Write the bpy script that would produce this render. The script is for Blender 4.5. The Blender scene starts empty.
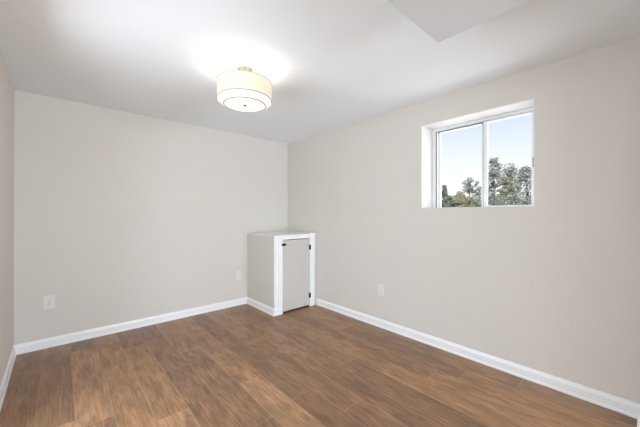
import bpy, bmesh, math, random
import numpy as np
from mathutils import Vector, Matrix

S = bpy.context.scene
C = S.collection
R = math.radians
PI = math.pi

# ------------------------------------------------------------------ camera
cam_d = bpy.data.cameras.new('camera')
cam = bpy.data.objects.new('camera', cam_d)
C.objects.link(cam)
CAM = Vector((-2.5912, -3.6428, 1.2230))
yaw, pit, rol = 0.72953, 0.002224, 0.000998
F = Vector((math.sin(yaw)*math.cos(pit), math.cos(yaw)*math.cos(pit), math.sin(pit)))
RT = Vector((math.cos(yaw), -math.sin(yaw), 0))
UP = RT.cross(F)
c_, s_ = math.cos(rol), math.sin(rol)
RT, UP = c_*RT + s_*UP, -s_*RT + c_*UP
m = Matrix((RT, UP, -F)).transposed().to_4x4()
m.translation = CAM
cam.matrix_world = m
cam_d.sensor_width = 36.0
cam_d.lens = 290.116 / 640 * 36.0
cam_d.clip_start = 0.02
cam_d.clip_end = 400
S.camera = cam

# ------------------------------------------------------------------ world (daylight sky)
W = bpy.data.worlds.new('sky')
S.world = W
W.use_nodes = True
nt = W.node_tree
nt.nodes.clear()
wo = nt.nodes.new('ShaderNodeOutputWorld')
bg = nt.nodes.new('ShaderNodeBackground')
tc = nt.nodes.new('ShaderNodeTexCoord')
sx = nt.nodes.new('ShaderNodeSeparateXYZ')
rp = nt.nodes.new('ShaderNodeValToRGB')
e = rp.color_ramp.elements
e[0].position = 0.06; e[0].color = (1.02, 1.03, 1.06, 1)
e[1].position = 0.40; e[1].color = (0.46, 0.58, 1.0, 1)
k = e.new(0.18); k.color = (0.82, 0.87, 1.02, 1)
nt.links.new(tc.outputs['Generated'], sx.inputs[0])
nt.links.new(sx.outputs['Z'], rp.inputs[0])
nt.links.new(rp.outputs[0], bg.inputs[0])
bg.inputs[1].default_value = 1.12
nt.links.new(bg.outputs[0], wo.inputs[0])

# ------------------------------------------------------------------ lights
def area(name, loc, target, sx_, sy_, power, col=(1, 1, 1)):
    d = bpy.data.lights.new(name, 'AREA')
    d.shape = 'RECTANGLE'; d.size = sx_; d.size_y = sy_
    d.energy = power; d.color = col
    o = bpy.data.objects.new(name, d)
    o.location = loc
    o.rotation_euler = (Vector(target) - Vector(loc)).to_track_quat('-Z', 'Y').to_euler()
    C.objects.link(o)
    return o
# fill light added behind the camera, shining in through the front opening
FILL_COL = (0.815, 0.93, 1.06)
area('added_front_fill', (-0.95, -7.8, 1.0), (-1.2, -2.0, 1.3), 1.7, 1.6, 190, FILL_COL)
# two fills added beyond the left wall, reaching in through a made-up doorway
area('added_left_fill_far', (-4.3, -1.75, 1.1), (0, -2.2, 1.25), 1.7, 1.5, 66, FILL_COL)
area('added_left_fill_near', (-4.3, -3.15, 1.0), (0, -0.7, 1.35), 1.1, 1.5, 54, FILL_COL)
# open sky above the yard, falling in through the basement window
area('window_daylight', (0.34, -2.657, 1.68), (-1.0, -2.657, 1.68), 0.86, 0.78, 8, (0.88, 0.95, 1.04))
LAMP_POWER = 3.8
SUN = bpy.data.lights.new('sun', 'SUN')
SUN.energy = 6.5; SUN.angle = R(8); SUN.color = (1, 0.97, 0.92)
so = bpy.data.objects.new('sun', SUN)
so.rotation_euler = Vector((0.75, 0.25, -0.8)).to_track_quat('-Z', 'Y').to_euler()
C.objects.link(so)

S.view_settings.view_transform = 'Standard'
S.view_settings.look = 'None'
S.view_settings.exposure = 0.06
S.view_settings.gamma = 1.0
S.view_settings.use_curve_mapping = False
S.cycles.max_bounces = 12
S.cycles.diffuse_bounces = 8
S.cycles.transparent_max_bounces = 24
S.cycles.sample_clamp_indirect = 8.0

# ------------------------------------------------------------------ materials
def mat(name, col, rough=0.6, metal=0.0, spec=0.5):
    M = bpy.data.materials.new(name)
    M.use_nodes = True
    b = M.node_tree.nodes['Principled BSDF']
    b.inputs['Base Color'].default_value = (*col, 1)
    b.inputs['Roughness'].default_value = rough
    b.inputs['Metallic'].default_value = metal
    b.inputs['Specular IOR Level'].default_value = spec
    return M

def painted(name, col, rough=0.6, spec=0.3, scale=220.0, bump=0.06, var=0.015):
    """roller-painted surface: faint colour wander and orange-peel bump"""
    M = mat(name, col, rough, 0, spec)
    n = M.node_tree; b = n.nodes['Principled BSDF']
    t = n.nodes.new('ShaderNodeTexCoord')
    nz = n.nodes.new('ShaderNodeTexNoise'); nz.inputs['Scale'].default_value = scale
    nz.inputs['Detail'].default_value = 3
    n.links.new(t.outputs['Object'], nz.inputs['Vector'])
    bp = n.nodes.new('ShaderNodeBump'); bp.inputs['Strength'].default_value = bump
    bp.inputs['Distance'].default_value = 0.001
    n.links.new(nz.outputs['Fac'], bp.inputs['Height'])
    n.links.new(bp.outputs[0], b.inputs['Normal'])
    n2 = n.nodes.new('ShaderNodeTexNoise'); n2.inputs['Scale'].default_value = 1.7
    n.links.new(t.outputs['Object'], n2.inputs['Vector'])
    mx = n.nodes.new('ShaderNodeMix'); mx.data_type = 'RGBA'
    mx.inputs[6].default_value = (*[c*(1-var) for c in col], 1)
    mx.inputs[7].default_value = (*[min(1, c*(1+var)) for c in col], 1)
    n.links.new(n2.outputs['Fac'], mx.inputs[0])
    n.links.new(mx.outputs[2], b.inputs['Base Color'])
    return M

M_wall = painted('beige_wall_paint', (0.660, 0.624, 0.573), 0.7)
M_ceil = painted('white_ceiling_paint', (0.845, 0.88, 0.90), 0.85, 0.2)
M_soffit = painted('shade_darkened_soffit_white', (0.67, 0.69, 0.70), 0.9, 0.15)  # ceiling white greyed down: the underside's shade is put into the colour
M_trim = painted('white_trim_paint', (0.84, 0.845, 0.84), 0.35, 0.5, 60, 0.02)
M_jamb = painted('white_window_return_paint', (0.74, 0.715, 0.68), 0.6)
M_door = painted('beige_door_paint', (0.555, 0.525, 0.49), 0.6)
M_vinyl = mat('white_window_vinyl', (0.84, 0.85, 0.85), 0.35)
M_gasket = mat('grey_window_track', (0.30, 0.31, 0.31), 0.6)
M_black = mat('black_hardware', (0.006, 0.006, 0.006), 0.6, 0, 0.2)
M_plate = mat('ivory_white_plastic', (0.75, 0.72, 0.68), 0.4)
M_slot = mat('dark_slot', (0.10, 0.09, 0.08), 0.6)
M_nickel = mat('brushed_nickel', (0.30, 0.27, 0.23), 0.35, 1.0)
M_rim = mat('tan_fabric_rim', (0.38, 0.31, 0.22), 0.7)
M_bark = mat('grey_brown_bark', (0.20, 0.18, 0.16), 0.9)

def plank_floor():
    M = mat('vinyl_plank_floor', (0.2, 0.12, 0.07), 0.4)
    n = M.node_tree; L = n.links; b = n.nodes['Principled BSDF']
    def N(t, **kw):
        q = n.nodes.new(t)
        for a, v in kw.items(): setattr(q, a, v)
        return q
    def mth(op, a, bb=None, cc=None):
        q = N('ShaderNodeMath', operation=op)
        for i, v in enumerate((a, bb, cc)):
            if v is None: continue
            if isinstance(v, (int, float)): q.inputs[i].default_value = v
            else: L.new(v, q.inputs[i])
        return q.outputs[0]
    t = N('ShaderNodeTexCoord'); s = N('ShaderNodeSeparateXYZ')
    L.new(t.outputs['Object'], s.inputs[0])
    x, y = s.outputs['X'], s.outputs['Y']
    PW, PL = 0.178, 1.22
    u = mth('DIVIDE', mth('ADD', x, 0.03), PW)
    row = mth('FLOOR', u)
    wn = N('ShaderNodeTexWhiteNoise', noise_dimensions='1D')
    L.new(row, wn.inputs['W'])
    v = mth('ADD', mth('DIVIDE', y, PL), mth('MULTIPLY', wn.outputs['Value'], 3.0))
    col = mth('FLOOR', v)
    cb = N('ShaderNodeCombineXYZ'); L.new(row, cb.inputs[0]); L.new(col, cb.inputs[1])
    pid = N('ShaderNodeTexWhiteNoise', noise_dimensions='2D'); L.new(cb.outputs[0], pid.inputs['Vector'])
    # seams
    fu = mth('FRACT', u); fv = mth('FRACT', v)
    du = mth('MULTIPLY', mth('MINIMUM', fu, mth('SUBTRACT', 1.0, fu)), PW)
    dv = mth('MULTIPLY', mth('MINIMUM', fv, mth('SUBTRACT', 1.0, fv)), PL)
    dd = mth('MINIMUM', du, dv)
    seam = N('ShaderNodeMapRange'); L.new(dd, seam.inputs[0])
    seam.inputs[1].default_value = 0.0004; seam.inputs[2].default_value = 0.0034; seam.inputs[3].default_value = 0.55
    # grain coordinates: stretched along the plank, shifted from plank to plank
    g = N('ShaderNodeCombineXYZ')
    L.new(mth('MULTIPLY', x, 1.0), g.inputs[0])
    L.new(mth('MULTIPLY', y, 0.055), g.inputs[1])
    L.new(mth('MULTIPLY', pid.outputs['Value'], 37.0), g.inputs[2])
    n1 = N('ShaderNodeTexNoise'); n1.inputs['Scale'].default_value = 105; n1.inputs['Detail'].default_value = 5
    n1.inputs['Roughness'].default_value = 0.6; n1.inputs['Distortion'].default_value = 0.25
    L.new(g.outputs[0], n1.inputs['Vector'])
    g2 = N('ShaderNodeCombineXYZ')
    L.new(x, g2.inputs[0]); L.new(mth('MULTIPLY', y, 0.30), g2.inputs[1])
    L.new(mth('MULTIPLY', pid.outputs['Value'], 61.0), g2.inputs[2])
    n2 = N('ShaderNodeTexNoise'); n2.inputs['Scale'].default_value = 15; n2.inputs['Detail'].default_value = 5
    n2.inputs['Distortion'].default_value = 0.5
    L.new(g2.outputs[0], n2.inputs['Vector'])
    n3 = N('ShaderNodeTexNoise'); n3.inputs['Scale'].default_value = 150; n3.inputs['Detail'].default_value = 2
    L.new(g.outputs[0], n3.inputs['Vector'])
    # per-plank base tone
    r1 = N('ShaderNodeValToRGB'); L.new(pid.outputs['Value'], r1.inputs[0])
    ee = r1.color_ramp.elements
    ee[0].position = 0.0; ee[0].color = (0.265, 0.142, 0.073, 1)
    ee[1].position = 1.0; ee[1].color = (0.435, 0.240, 0.122, 1)
    q = ee.new(0.35); q.color = (0.290, 0.158, 0.078, 1)
    q = ee.new(0.7); q.color = (0.385, 0.208, 0.098, 1)
    r2 = N('ShaderNodeValToRGB'); L.new(n1.outputs['Fac'], r2.inputs[0])
    r2.color_ramp.elements[0].position = 0.30; r2.color_ramp.elements[0].color = (0.72, 0.71, 0.71, 1)
    r2.color_ramp.elements[1].position = 0.70; r2.color_ramp.elements[1].color = (1.18, 1.18, 1.18, 1)
    m1 = N('ShaderNodeMix', data_type='RGBA', blend_type='MULTIPLY'); m1.inputs[0].default_value = 1
    m1.clamp_result = False
    L.new(r1.outputs[0], m1.inputs[6]); L.new(r2.outputs[0], m1.inputs[7])
    # broad greyed smoky patches
    r3 = N('ShaderNodeValToRGB'); L.new(n2.outputs['Fac'], r3.inputs[0])
    r3.color_ramp.elements[0].position = 0.36; r3.color_ramp.elements[0].color = (0.66, 0.67, 0.70, 1)
    r3.color_ramp.elements[1].position = 0.62; r3.color_ramp.elements[1].color = (1.12, 1.10, 1.08, 1)
    m2 = N('ShaderNodeMix', data_type='RGBA', blend_type='MULTIPLY'); m2.inputs[0].default_value = 0.8
    L.new(m1.outputs[2], m2.inputs[6]); L.new(r3.outputs[0], m2.inputs[7])
    r4 = N('ShaderNodeMapRange'); L.new(n3.outputs['Fac'], r4.inputs[0])
    r4.inputs[1].default_value = 0.3; r4.inputs[2].default_value = 0.7
    r4.inputs[3].default_value = 0.76; r4.inputs[4].default_value = 1.18
    m3 = N('ShaderNodeVectorMath', operation='SCALE'); L.new(m2.outputs[2], m3.inputs[0]); L.new(r4.outputs[0], m3.inputs['Scale'])
    m4 = N('ShaderNodeMix', data_type='RGBA'); L.new(seam.outputs[0], m4.inputs[0])
    m4.inputs[6].default_value = (0.54, 0.35, 0.22, 1); L.new(m3.outputs[0], m4.inputs[7])  # lighter seam tone: bevel edges catching light, put into the colour
    L.new(m4.outputs[2], b.inputs['Base Color'])
    rr = N('ShaderNodeMapRange'); L.new(n1.outputs['Fac'], rr.inputs[0])
    rr.inputs[3].default_value = 0.28; rr.inputs[4].default_value = 0.42
    L.new(rr.outputs[0], b.inputs['Roughness'])
    bp = N('ShaderNodeBump'); bp.inputs['Strength'].default_value = 0.25; bp.inputs['Distance'].default_value = 0.0012
    L.new(mth('ADD', mth('MULTIPLY', n1.outputs['Fac'], 0.35), seam.outputs[0]), bp.inputs['Height'])
    L.new(bp.outputs[0], b.inputs['Normal'])
    return M
M_floor = plank_floor()

def fabric_shade(name, col, emit, strength, trans):
    """lit lamp-shade cloth: lets the bulb's light through and glows"""
    M = bpy.data.materials.new(name); M.use_nodes = True
    n = M.node_tree; n.nodes.clear(); L = n.links
    o = n.nodes.new('ShaderNodeOutputMaterial')
    d = n.nodes.new('ShaderNodeBsdfDiffuse'); d.inputs[0].default_value = (*col, 1)
    t = n.nodes.new('ShaderNodeBsdfTranslucent'); t.inputs[0].default_value = (*col, 1)
    em = n.nodes.new('ShaderNodeEmission'); em.inputs[1].default_value = strength
    tc = n.nodes.new('ShaderNodeTexCoord')
    mp = n.nodes.new('ShaderNodeMapping'); mp.inputs['Scale'].default_value = (1, 1, 26)
    nz = n.nodes.new('ShaderNodeTexNoise'); nz.inputs['Scale'].default_value = 9
    L.new(tc.outputs['Object'], mp.inputs[0]); L.new(mp.outputs[0], nz.inputs['Vector'])
    mx = n.nodes.new('ShaderNodeMix'); mx.data_type = 'RGBA'
    mx.inputs[6].default_value = (*[c*0.93 for c in emit], 1); mx.inputs[7].default_value = (*[c*1.04 for c in emit], 1)
    L.new(nz.outputs['Fac'], mx.inputs[0]); L.new(mx.outputs[2], em.inputs[0])
    m1 = n.nodes.new('ShaderNodeMixShader'); m1.inputs[0].default_value = trans
    L.new(d.outputs[0], m1.inputs[1]); L.new(t.outputs[0], m1.inputs[2])
    a = n.nodes.new('ShaderNodeAddShader'); L.new(m1.outputs[0], a.inputs[0]); L.new(em.outputs[0], a.inputs[1])
    L.new(a.outputs[0], o.inputs[0])
    return M
M_shade = fabric_shade('cream_shade_fabric', (0.60, 0.53, 0.42), (1.0, 0.88, 0.68), 0.30, 0.08)
M_diff = fabric_shade('white_diffuser', (0.75, 0.74, 0.70), (1.0, 0.97, 0.92), 0.48, 0.03)

def clear_glass():
    M = bpy.data.materials.new('window_glass'); M.use_nodes = True
    n = M.node_tree; n.nodes.clear(); L = n.links
    o = n.nodes.new('ShaderNodeOutputMaterial')
    t = n.nodes.new('ShaderNodeBsdfTransparent'); t.inputs[0].default_value = (0.97, 0.98, 0.98, 1)
    g = n.nodes.new('ShaderNodeBsdfGlossy'); g.inputs['Roughness'].default_value = 0.02
    f = n.nodes.new('ShaderNodeFresnel'); f.inputs[0].default_value = 1.12
    m_ = n.nodes.new('ShaderNodeMixShader')
    L.new(f.outputs[0], m_.inputs[0]); L.new(t.outputs[0], m_.inputs[1]); L.new(g.outputs[0], m_.inputs[2])
    L.new(m_.outputs[0], o.inputs[0])
    return M
M_glass = clear_glass()

def leafy(name, c0, c1):
    M = mat(name, c0, 0.7)
    n = M.node_tree; b = n.nodes['Principled BSDF']
    t = n.nodes.new('ShaderNodeTexCoord')
    nz = n.nodes.new('ShaderNodeTexNoise'); nz.inputs['Scale'].default_value = 1.3; nz.inputs['Detail'].default_value = 5
    r = n.nodes.new('ShaderNodeValToRGB')
    r.color_ramp.elements[0].position = 0.35; r.color_ramp.elements[0].color = (*c0, 1)
    r.color_ramp.elements[1].position = 0.65; r.color_ramp.elements[1].color = (*c1, 1)
    n.links.new(t.outputs['Object'], nz.inputs['Vector']); n.links.new(nz.outputs['Fac'], r.inputs[0])
    n.links.new(r.outputs[0], b.inputs['Base Color'])
    return M
M_leaf_grey = leafy('grey_green_leaves', (0.24, 0.255, 0.215), (0.40, 0.41, 0.35))
M_leaf_olive = leafy('olive_leaves', (0.20, 0.215, 0.13), (0.38, 0.36, 0.22))
M_leaf_dark = leafy('dark_green_leaves', (0.14, 0.16, 0.125), (0.24, 0.26, 0.20))
M_ground = leafy('yard_grass', (0.09, 0.11, 0.05), (0.15, 0.16, 0.08))

# ------------------------------------------------------------------ mesh helpers
def box(bm, x0, x1, y0, y1, z0, z1, bev=0.0):
    vs = [bm.verts.new(p) for p in ((x0,y0,z0),(x1,y0,z0),(x1,y1,z0),(x0,y1,z0),(x0,y0,z1),(x1,y0,z1),(x1,y1,z1),(x0,y1,z1))]
    fs = [bm.faces.new([vs[i] for i in q]) for q in ((3,2,1,0),(4,5,6,7),(0,1,5,4),(1,2,6,5),(2,3,7,6),(3,0,4,7))]
    if bev:
        es = list({e_ for f in fs for e_ in f.edges})
        bmesh.ops.bevel(bm, geom=es, offset=bev, segments=2, profile=0.5, affect='EDGES')

def prism(bm, prof, p0, p1, nrm, m0=0.0, m1=0.0):
    """sweep profile (out, up) from p0 to p1; m0/m1 = mitre: end shifts along the run per unit 'out'"""
    p0, p1, nrm = Vector(p0), Vector(p1), Vector(nrm)
    d = (p1 - p0).normalized()
    a = [bm.verts.new(p0 + nrm*o + Vector((0,0,u)) + d*(m0*o)) for o, u in prof]
    b = [bm.verts.new(p1 + nrm*o + Vector((0,0,u)) + d*(m1*o)) for o, u in prof]
    n = len(prof)
    for i in range(n):
        j = (i+1) % n
        bm.faces.new((a[i], a[j], b[j], b[i]))
    bm.faces.new(a[::-1]); bm.faces.new(b)

def lathe(bm, prof, seg=64, center=(0,0,0), closed=False):
    cx, cy, cz = center
    rings = []
    for r, z in prof:
        if r < 1e-6: rings.append([bm.verts.new((cx, cy, cz+z))])
        else: rings.append([bm.verts.new((cx+r*math.cos(2*PI*i/seg), cy+r*math.sin(2*PI*i/seg), cz+z)) for i in range(seg)])
    pairs = list(zip(rings, rings[1:]))
    if closed: pairs.append((rings[-1], rings[0]))
    for A, B in pairs:
        if len(A) == 1 and len(B) == 1: continue
        for i in range(seg):
            j = (i+1) % seg
            if len(A) == 1: bm.faces.new((A[0], B[j], B[i]))
            elif len(B) == 1: bm.faces.new((A[i], A[j], B[0]))
            else: bm.faces.new((A[i], A[j], B[j], B[i]))

def obj(name, bm, M, parent=None, smooth=False):
    bmesh.ops.recalc_face_normals(bm, faces=bm.faces[:])
    me = bpy.data.meshes.new(name)
    bm.to_mesh(me); bm.free()
    me.materials.append(M)
    if smooth:
        for p in me.polygons: p.use_smooth = True
        try: me.set_sharp_from_angle(angle=R(35))
        except Exception: pass
    o = bpy.data.objects.new(name, me)
    C.objects.link(o)
    if parent: o.parent = parent
    return o

def struct(name, bm, M, parent=None):
    o = obj(name, bm, M, parent)
    o['kind'] = 'structure'
    return o

def thing(name, label, cat, loc=(0,0,0), rz=0, group=None, kind=None):
    o = bpy.data.objects.new(name, None); o.empty_display_size = 0.1
    C.objects.link(o)
    o.location = loc; o.rotation_euler = (0, 0, rz)
    if label: o['label'] = label
    if cat: o['category'] = cat
    if group: o['group'] = group
    if kind: o['kind'] = kind
    return o

NB = bmesh.new

# ------------------------------------------------------------------ room shell
H = 2.30
XL = -2.893            # left wall face
YF = -3.632            # front wall face (the camera stands in its opening)
TH = 0.25
LA = 0.00847           # left wall leans very slightly off square
YE = -8.4              # end of the adjoining room

bm = NB(); box(bm, -4.6, 0.30, YE-0.2, TH, -0.12, 0.0); struct('floor', bm, M_floor)
bm = NB(); box(bm, -4.6, 0.30, YE-0.2, TH, H, H+0.15); struct('ceiling', bm, M_ceil)
bm = NB(); box(bm, -4.6, 0.0, 0.0, TH, 0, H); struct('wall_back', bm, M_wall)
# right wall with the window opening
WY0, WY1, WZ0, WZ1 = -3.106, -2.208, 1.280, 2.079
RD = 0.205             # depth of the drywall return
bm = NB()
box(bm, 0, 0.30, YE-0.2, WY0, 0, H)
box(bm, 0, 0.30, WY1, TH, 0, H)
box(bm, 0, 0.30, WY0, WY1, 0, WZ0)
box(bm, 0, 0.30, WY0, WY1, WZ1, H)
bmesh.ops.remove_doubles(bm, verts=bm.verts[:], dist=1e-5)
struct('wall_right', bm, M_wall)
# left wall
bm = NB()
dx = math.sin(LA)*(-YF)
DY0, DY1 = -2.85, -1.35      # side doorway made up to let the left fills in, out of view
def lw(bm, y0, y1, z0, z1):
    a, b = XL - y0*math.sin(LA), XL - y1*math.sin(LA)
    vs = [bm.verts.new((x, y, z)) for z in (z0, z1) for x, y in ((a,y0),(b,y1),(b-0.14,y1),(a-0.14,y0))]
    for q in ((3,2,1,0),(4,5,6,7),(0,1,5,4),(1,2,6,5),(2,3,7,6),(3,0,4,7)): bm.faces.new([vs[i] for i in q])
lw(bm, 0, DY1, 0, H); lw(bm, DY0, YF-0.14, 0, H); lw(bm, DY1, DY0, 2.04, H)
struct('wall_left', bm, M_wall)
# front wall: wide plastered opening with a header, added to let the fill in
OX0, OX1, OZ = XL+dx+0.02, -0.13, 2.04
bm = NB()
box(bm, OX1, -0.0, YF-0.14, YF, 0, H)
box(bm, OX0, OX1, YF-0.14, YF, OZ, H)
struct('wall_front', bm, M_wall)
# dropped duct soffit over the opening
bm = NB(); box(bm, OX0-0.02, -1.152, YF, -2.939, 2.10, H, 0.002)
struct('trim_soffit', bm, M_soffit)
# adjoining room, behind the camera
bm = NB(); box(bm, -4.6, 0.0, YE-0.15, YE, 0, H); struct('wall_adjoining_end', bm, M_wall)
bm = NB(); box(bm, -4.6, -4.45, YE, 0, 0, H)
box(bm, -4.45, XL-0.14, YF-0.28, YF-0.14, 0, H); struct('wall_adjoining_side', bm, M_wall)

# baseboards: stepped profile with a small shoe and an eased top
BASE = [(0,0),(0.019,0),(0.019,0.009),(0.0175,0.015),(0.0135,0.019),(0.0135,0.062),(0.0115,0.068),(0.0075,0.074),(0.0055,0.083),(0.003,0.086),(0,0.086)]
CABX, CABY = -0.674, -0.672     # corner cabinet footprint
bm = NB(); prism(bm, BASE, (XL,0,0), (CABX,0,0), (0,-1,0), 1, -1); struct('baseboard_back', bm, M_trim)
bm = NB(); prism(bm, BASE, (XL,0,0), (XL-DY1*math.sin(LA),DY1,0), (1,0,0), 1, 0); struct('baseboard_left', bm, M_trim)
bm = NB(); prism(bm, BASE, (0,CABY-0.010,0), (0,YF,0), (-1,0,0), 0, -1); struct('baseboard_right', bm, M_trim)
bm = NB(); prism(bm, BASE, (0,YF,0), (OX1,YF,0), (0,1,0), 1, 0); struct('baseboard_front', bm, M_trim)

# ------------------------------------------------------------------ window
win = thing('window_1', None, None, (0, 0, 0), 0, None, 'structure')
# painted return lining the opening
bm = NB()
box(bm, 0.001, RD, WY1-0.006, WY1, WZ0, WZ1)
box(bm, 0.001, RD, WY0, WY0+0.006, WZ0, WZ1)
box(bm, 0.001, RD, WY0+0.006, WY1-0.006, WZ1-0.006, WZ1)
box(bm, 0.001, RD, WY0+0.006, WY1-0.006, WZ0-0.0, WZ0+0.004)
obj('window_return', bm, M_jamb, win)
X0 = RD
FY0, FY1, FZ0, FZ1 = WY0+0.004, WY1-0.004, WZ0+0.002, WZ1-0.004
bm = NB()
box(bm, X0, X0+0.075, FY1-0.030, FY1, FZ0, FZ1, 0.002)
box(bm, X0, X0+0.075, FY0, FY0+0.040, FZ0, FZ1, 0.002)
box(bm, X0, X0+0.075, FY0+0.040, FY1-0.030, FZ1-0.024, FZ1, 0.002)
box(bm, X0+0.03, X0+0.075, FY0+0.040, FY1-0.030, FZ0, FZ0+0.004)
obj('window_frame', bm, M_vinyl, win)
bm = NB()
box(bm, X0+0.022, X0+0.030, FY1-0.040, FY1-0.0305, FZ0, FZ1-0.025)
box(bm, X0+0.022, X0+0.030, FY0+0.041, FY1-0.041, FZ1-0.036, FZ1-0.0245)
obj('window_track', bm, M_gasket, win)
MY = -2.685
def sash(name, y0, y1, x, tl, tr, tt, tb):
    bm = NB()
    box(bm, x, x+0.026, y0, y0+tr, FZ0+0.005, FZ1-0.026, 0.002)
    box(bm, x, x+0.026, y1-tl, y1, FZ0+0.005, FZ1-0.026, 0.002)
    box(bm, x+0.001, x+0.025, y0+tr, y1-tl, FZ1-0.026-tt, FZ1-0.026)
    box(bm, x+0.001, x+0.025, y0+tr, y1-tl, FZ0+0.005, FZ0+0.005+tb)
    o = obj(name, bm, M_vinyl, win)
    bm = NB()
    box(bm, x+0.010, x+0.014, y0+tr, y1-tl, FZ0+0.005+tb, FZ1-0.026-tt)
    obj('window_pane', bm, M_glass, o)
    return o
sash('window_sash', MY-0.005, FY1-0.041, X0+0.042, 0.026, 0.030, 0.010, 0.004)      # outer, far half
inner = sash('window_sash', FY0+0.041, MY-0.001, X0+0.012, 0.030, 0.022, 0.014, 0.014)  # inner, near half
bm = NB(); box(bm, X0+0.0385, X0+0.0415, MY-0.022, MY+0.012, FZ0+0.006, FZ1-0.027)
obj('meeting_rail_seal', bm, M_gasket, win)
bm = NB(); box(bm, X0+0.004, X0+0.012, FY0+0.043, FY0+0.053, 1.60, 1.68, 0.002)
obj('window_latch', bm, M_gasket, inner)

# ------------------------------------------------------------------ boxed-in corner cabinet
cab = thing('corner_cabinet', 'low white and beige boxed-in cabinet with a small door, built into the far corner', 'cabinet', (CABX/2, CABY/2, 0))
def cobj(name, bm, M, parent=cab, **k):
    bmesh.ops.translate(bm, verts=bm.verts[:], vec=(-CABX/2, -CABY/2, 0))
    return obj(name, bm, M, parent, **k)
CH = 0.950
bm = NB(); box(bm, CABX, CABX+0.05, CABY, -0.001, 0.0, CH, 0.002)
o = cobj('side_panel', bm, M_wall); o['label'] = 'beige painted side'
bm = NB(); box(bm, CABX, -0.002, CABY-0.010, -0.002, CH, CH+0.012, 0.002)
o = cobj('top_panel', bm, M_trim); o['label'] = 'white painted top'
bm = NB(); box(bm, -0.0395, -0.001, CABY+0.004, CABY+0.03, 0.0, CH-0.001, 0.001)
cobj('filler_strip', bm, M_wall)
FX0, FX1 = -0.553, -0.122    # door opening
bm = NB()
box(bm, CABX+0.0005, -0.618, CABY-0.003, CABY+0.02, 0.0, CH-0.0005, 0.0015)
box(bm, -0.617, FX0, CABY-0.009, CABY+0.02, 0.0, CH-0.0005, 0.002)
box(bm, FX1, -0.040, CABY-0.012, CABY+0.02, 0.0, CH+0.024, 0.003)
box(bm, FX0, FX1, CABY-0.008, CABY+0.02, 0.906, CH-0.0005, 0.002)
o = cobj('face_frame', bm, M_trim); o['label'] = 'white trim around the small door'
bm = NB(); box(bm, FX0+0.006, FX1-0.004, CABY-0.006, CABY+0.012, 0.021, 0.898, 0.002)
dr = cobj('door', bm, M_door); dr['label'] = 'plain beige door'
for z in (0.785, 0.148):
    bm = NB()
    box(bm, FX1-0.016, FX1+0.014, CABY-0.0145, CABY-0.0065, z-0.030, z+0.030, 0.0015)
    lathe(bm, [(0,-0.034),(0.005,-0.034),(0.005,0.034),(0,0.034)], 12, (FX1-0.001, CABY-0.0165, z))
    o = cobj('hinge', bm, M_black, dr); o['label'] = 'black hinge'
bm = NB()
box(bm, FX0-0.018, FX0+0.040, CABY-0.018, CABY-0.0095, 0.832, 0.860, 0.002)
lathe(bm, [(0,-0.012),(0.008,-0.012),(0.008,0.012),(0,0.012)], 12, (FX0+0.026, CABY-0.022, 0.846))
o = cobj('latch', bm, M_black, dr); o['label'] = 'black door latch'
bm = NB()
prism(bm, BASE, (CABX,-0.001,0), (CABX,CABY,0), (-1,0,0), 1, 1)
prism(bm, BASE, (CABX,CABY,0), (FX0-0.006,CABY,0), (0,-1,0), -1, 0)
cobj('baseboard', bm, M_trim)

# ------------------------------------------------------------------ ceiling lamp
LX, LY = -1.570, -1.660
lamp = thing('ceiling_lamp', 'round cream drum lamp with a stepped white diffuser, lit, close under the ceiling', 'ceiling light', (LX, LY, H))
Z = lambda z: z - H
bm = NB(); lathe(bm, [(0,0),(0.058,0),(0.058,-0.020),(0.054,-0.026),(0,-0.026)], 48)
obj('canopy', bm, M_nickel, lamp, True)
bm = NB(); lathe(bm, [(0,-0.026),(0.011,-0.026),(0.011,Z(2.225)),(0.020,Z(2.220)),(0.020,Z(2.205)),(0,Z(2.205))], 24)
obj('stem', bm, M_nickel, lamp, True)
bm = NB(); lathe(bm, [(0.195,Z(2.074)),(0.195,Z(2.200)),(0.193,Z(2.200)),(0.193,Z(2.074))], 96, closed=True)
sh = obj('lamp_shade', bm, M_shade, lamp, True); sh['label'] = 'cream fabric drum'
for z in (2.072, 2.199):
    bm = NB(); lathe(bm, [(0.1925,Z(z-0.003)),(0.1965,Z(z-0.003)),(0.1965,Z(z+0.003)),(0.1925,Z(z+0.003))], 96, closed=True)
    obj('shade_rim', bm, M_rim, sh, True)
bm = NB()
for a in range(3):
    t = 2*PI*a/3 + 0.4
    w = Vector((-math.sin(t), math.cos(t), 0))*0.003; d = Vector((math.cos(t), math.sin(t), 0))
    q = [bm.verts.new(p + Vector((0,0,zz))) for zz in (Z(2.208), Z(2.212)) for p in (d*0.018-w, d*0.018+w, d*0.193+w, d*0.193-w)]
    for f in ((3,2,1,0),(4,5,6,7),(0,1,5,4),(1,2,6,5),(2,3,7,6),(3,0,4,7)): bm.faces.new([q[i] for i in f])
obj('shade_spider', bm, M_nickel, lamp)
bm = NB()
lathe(bm, [(0.192,Z(2.0695)),(0.192,Z(2.058)),(0.186,Z(2.052)),(0.151,Z(2.052)),(0.151,Z(2.034)),(0,Z(2.034)),(0,Z(2.036)),(0.149,Z(2.036)),(0.149,Z(2.054)),(0.186,Z(2.054)),(0.190,Z(2.059)),(0.190,Z(2.0695))], 96)
df = obj('diffuser', bm, M_diff, lamp, True); df['label'] = 'stepped white glowing diffuser'
bm = NB(); lathe(bm, [(0.1475,Z(2.0325)),(0.1535,Z(2.0325)),(0.1535,Z(2.0385)),(0.1475,Z(2.0385))], 96, closed=True)
obj('diffuser_rim', bm, M_rim, df, True)
bm = NB(); lathe(bm, [(0,Z(2.034)),(0.011,Z(2.034)),(0.011,Z(2.030)),(0.006,Z(2.025)),(0,Z(2.024))], 24)
obj('finial', bm, M_nickel, lamp, True)
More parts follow.
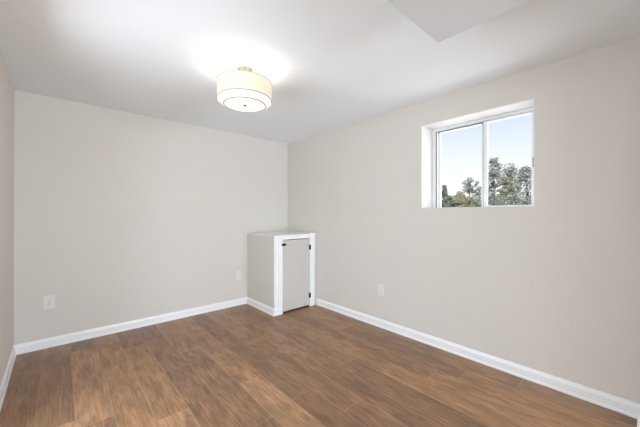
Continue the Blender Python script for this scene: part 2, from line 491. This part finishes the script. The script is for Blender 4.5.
ld = bpy.data.lights.new('bulb', 'POINT'); ld.energy = LAMP_POWER; ld.color = (1.0, 0.95, 0.88); ld.shadow_soft_size = 0.09
lo_ = bpy.data.objects.new('bulb', ld); lo_.location = (0, 0, Z(2.150)); lo_.parent = lamp; C.objects.link(lo_)

# ------------------------------------------------------------------ wall outlets
def outlet(loc, rz, label, w=0.072, h=0.118):
    t = thing('wall_outlet', label, 'outlet', loc, rz, 'wall outlets')
    bm = NB(); box(bm, -w/2, w/2, -0.006, 0.0, -h/2, h/2, 0.002)
    obj('cover_plate', bm, M_plate, t)
    for s in (1, -1):
        bm = NB()
        box(bm, -0.0165, 0.0165, -0.0085, -0.0055, s*0.0195-0.0140, s*0.0195+0.0140, 0.0025)
        r_ = obj('receptacle', bm, M_plate, t)
        bm = NB()
        box(bm, -0.0075, -0.0055, -0.0090, -0.0080, s*0.0195-0.001, s*0.0195+0.007)
        box(bm, 0.0055, 0.0075, -0.0090, -0.0080, s*0.0195-0.001, s*0.0195+0.007)
        lathe(bm, [(0,-0.0005),(0.0025,-0.0005),(0.0025,0.0005),(0,0.0005)], 12, (0, 0, 0))
        bm.verts.ensure_lookup_table()
        lv = bm.verts[-26:]
        for v in lv: v.co = Vector((v.co.x, -0.0085 + v.co.z, v.co.y + s*0.0195 - 0.007))
        obj('slots', bm, M_slot, r_)
    bm = NB(); lathe(bm, [(0,0.0062),(0.003,0.0062),(0.003,0.0045),(0,0.0045)], 16)
    for v in bm.verts: v.co = Vector((v.co.x, -v.co.z, v.co.y))
    obj('screw', bm, M_slot, t)
    return t
outlet((-2.667, 0, 0.412), 0, 'white duplex outlet low on the back wall near the left corner', 0.080, 0.122)
outlet((-0.812, 0, 0.398), 0, 'white duplex outlet low on the back wall beside the corner cabinet')
outlet((0, -1.741, 0.405), -PI/2, 'white duplex outlet low on the right wall, between cabinet and window')

# ------------------------------------------------------------------ outside: yard and tree line
bm = NB()
vs = [bm.verts.new(p) for p in ((0.30,-60,1.05),(140,-60,1.05),(140,90,1.05),(0.30,90,1.05))]
bm.faces.new(vs)
vs2 = [bm.verts.new(p) for p in ((0.30,-60,0.9),(140,-60,0.9),(140,90,0.9),(0.30,90,0.9))]
bm.faces.new(vs2[::-1])
for i in range(4):
    j=(i+1)%4; bm.faces.new((vs2[i],vs2[j],vs[j],vs[i]))
struct('ground', bm, M_ground)
GZ = 1.05

def tube(V, Fc, p0, p1, r0, r1, n=6):
    p0, p1 = np.array(p0, float), np.array(p1, float)
    d = p1-p0; d /= np.linalg.norm(d)
    a = np.cross(d, [0.3, 0.9, 0.1]); a /= np.linalg.norm(a); b = np.cross(d, a)
    k0 = len(V)
    for p, r in ((p0, r0), (p1, r1)):
        for i in range(n):
            t = 2*PI*i/n
            V.append(tuple(p + r*(math.cos(t)*a + math.sin(t)*b)))
    for i in range(n):
        j=(i+1)%n; Fc.append((k0+i, k0+j, k0+n+j, k0+n+i))
    Fc.append(tuple(range(k0, k0+n))[::-1]); Fc.append(tuple(range(k0+n, k0+2*n)))

def rawobj(name, V, Fc, M, parent):
    me = bpy.data.meshes.new(name); me.from_pydata(V, [], Fc); me.update(); me.materials.append(M)
    o = bpy.data.objects.new(name, me); C.objects.link(o); o.parent = parent
    return o

def leaves(rng, clumps, n, size):
    """bent two-face leaves scattered through clumps (centre, radius)"""
    V, Fc = [], []
    w = np.array([c[1]**2 for c in clumps]); w /= w.sum()
    for i in rng.choice(len(clumps), n, p=w):
        c, r = clumps[i]
        q = rng.normal(size=3); q /= np.linalg.norm(q)
        p = np.array(c) + q*np.array([1, 1, 0.75])*r*rng.uniform(0.0, 1.0)**0.4
        d = rng.normal(size=3); d /= np.linalg.norm(d)
        s = np.cross(d, rng.normal(size=3)); s /= np.linalg.norm(s)
        u = np.cross(d, s)*0.18
        L_ = size*rng.uniform(0.6, 1.4); Wd = L_*0.36
        k0 = len(V)
        V += [tuple(p-d*L_/2), tuple(p+s*Wd+u*L_), tuple(p+d*L_/2), tuple(p-s*Wd+u*L_)]
        Fc += [(k0, k0+1, k0+2), (k0, k0+2, k0+3)]
    return V, Fc

def tree(name, label, cat, loc, h, spread, base, nclump, nleaf, lsize, M, seed, group, lean=0.0, open_=1.0):
    rng = np.random.default_rng(seed)
    t = thing(name, label, cat, loc, 0, group)
    V, Fc = [], []
    tr = 0.018*h + 0.03
    top = np.array([lean, 0, h*0.72])
    mid = np.array([lean*0.3, 0, h*0.36])
    tube(V, Fc, (0,0,-0.05), mid, tr, tr*0.75, 8)
    tube(V, Fc, mid, top, tr*0.75, tr*0.35, 8)
    clumps = []
    nclump = int(nclump*1.8); spread *= 1.2
    for k in range(nclump):
        f = base + (1-base)*(k+0.5)/nclump
        ang = k*2.4 + rng.uniform(-.4, .4)
        g = (f-base)/(1-base)
        rad = spread*math.sin(PI*min(1, 0.18+0.80*g))**0.8*rng.uniform(0.15, 1.0)
        cpt = np.array([lean*f + rad*math.cos(ang), rad*math.sin(ang), h*f*0.93])
        cr = spread*rng.uniform(0.22, 0.55)*open_
        clumps.append((cpt, cr))
        s0 = mid + (top-mid)*min(1, max(0, (f-0.42)/0.55)) if f > 0.42 else np.array([lean*0.3*f/0.42, 0, h*f*0.8])
        tube(V, Fc, s0, cpt, tr*0.35, tr*0.10, 5)
        for q in range(3):
            e2 = cpt + rng.normal(size=3)*cr*0.6
            tube(V, Fc, s0 + (cpt-s0)*0.7, e2, tr*0.16, tr*0.05, 4)
    rawobj('trunk', V, Fc, M_bark, t)
    V, Fc = leaves(rng, clumps, nleaf, lsize)
    rawobj('crown', V, Fc, M, t)
    return t

TG = 'trees beyond the yard'
tree('tree', 'tall thin open-crowned tree just right of the window mullion', 'tree', (30, 6.50, GZ), 6.1, 0.90, 0.20, 24, 2300, 0.20, M_leaf_grey, 3, TG, open_=0.85)
tree('tree', 'slender sparse tree with a leaning bare top, seen through the left pane', 'tree', (36, 11.0, GZ), 5.1, 1.05, 0.62, 9, 520, 0.22, M_leaf_grey, 8, TG, lean=-0.5, open_=0.65)
tree('tree', 'grey-green tree between the tall thin tree and the one at the right edge', 'tree', (40.5, 7.80, GZ), 6.7, 1.30, 0.18, 20, 2300, 0.24, M_leaf_grey, 5, TG)
tree('tree', 'olive tree in the middle of the right pane, in front of the others', 'tree', (26, 4.23, GZ), 3.4, 0.70, 0.12, 16, 1500, 0.18, M_leaf_olive, 6, TG)
tree('tree', 'tall grey-green tree at the right edge of the right pane', 'tree', (34.8, 4.80, GZ), 5.5, 1.20, 0.10, 22, 2400, 0.20, M_leaf_grey, 7, TG)
tree('tree', 'narrow dark green tree at the left edge of the left pane', 'tree', (25, 9.21, GZ), 3.1, 0.35, 0.08, 14, 1500, 0.17, M_leaf_dark, 9, TG)
tree('tree', 'small grey-green tree directly behind the window mullion', 'tree', (41, 11.8, GZ), 4.2, 1.0, 0.2, 12, 900, 0.24, M_leaf_grey, 10, TG)
tree('tree', 'low grey-green tree left of the leaning bare-topped one', 'tree', (32, 10.6, GZ), 2.8, 0.90, 0.12, 13, 1300, 0.20, M_leaf_olive, 11, TG)
SG = 'bushes in front of the tree line'
def bush(label, x, y, h, sp, M, seed, n=2200):
    tree('bush', label, 'bush', (x, y, GZ), h, sp, 0.06, 16, n, 0.15, M, seed, SG, open_=1.15)
bush('low dark bush at the right edge of the right pane', 21, 1.30, 1.45, 0.55, M_leaf_dark, 21)
bush('low dark bush under the olive tree in the right pane', 19, 2.10, 1.35, 0.55, M_leaf_dark, 22)
bush('low dark bush at the foot of the tall thin tree', 21.5, 4.0, 1.45, 0.60, M_leaf_dark, 23)
bush('olive bush at the right end of the left pane', 19.5, 4.75, 1.40, 0.50, M_leaf_olive, 24)
bush('olive bush in the middle of the left pane', 22, 6.7, 1.60, 0.60, M_leaf_olive, 25)
bush('olive-green bush beside the narrow dark tree in the left pane', 18.5, 5.85, 1.45, 0.45, M_leaf_dark, 26)
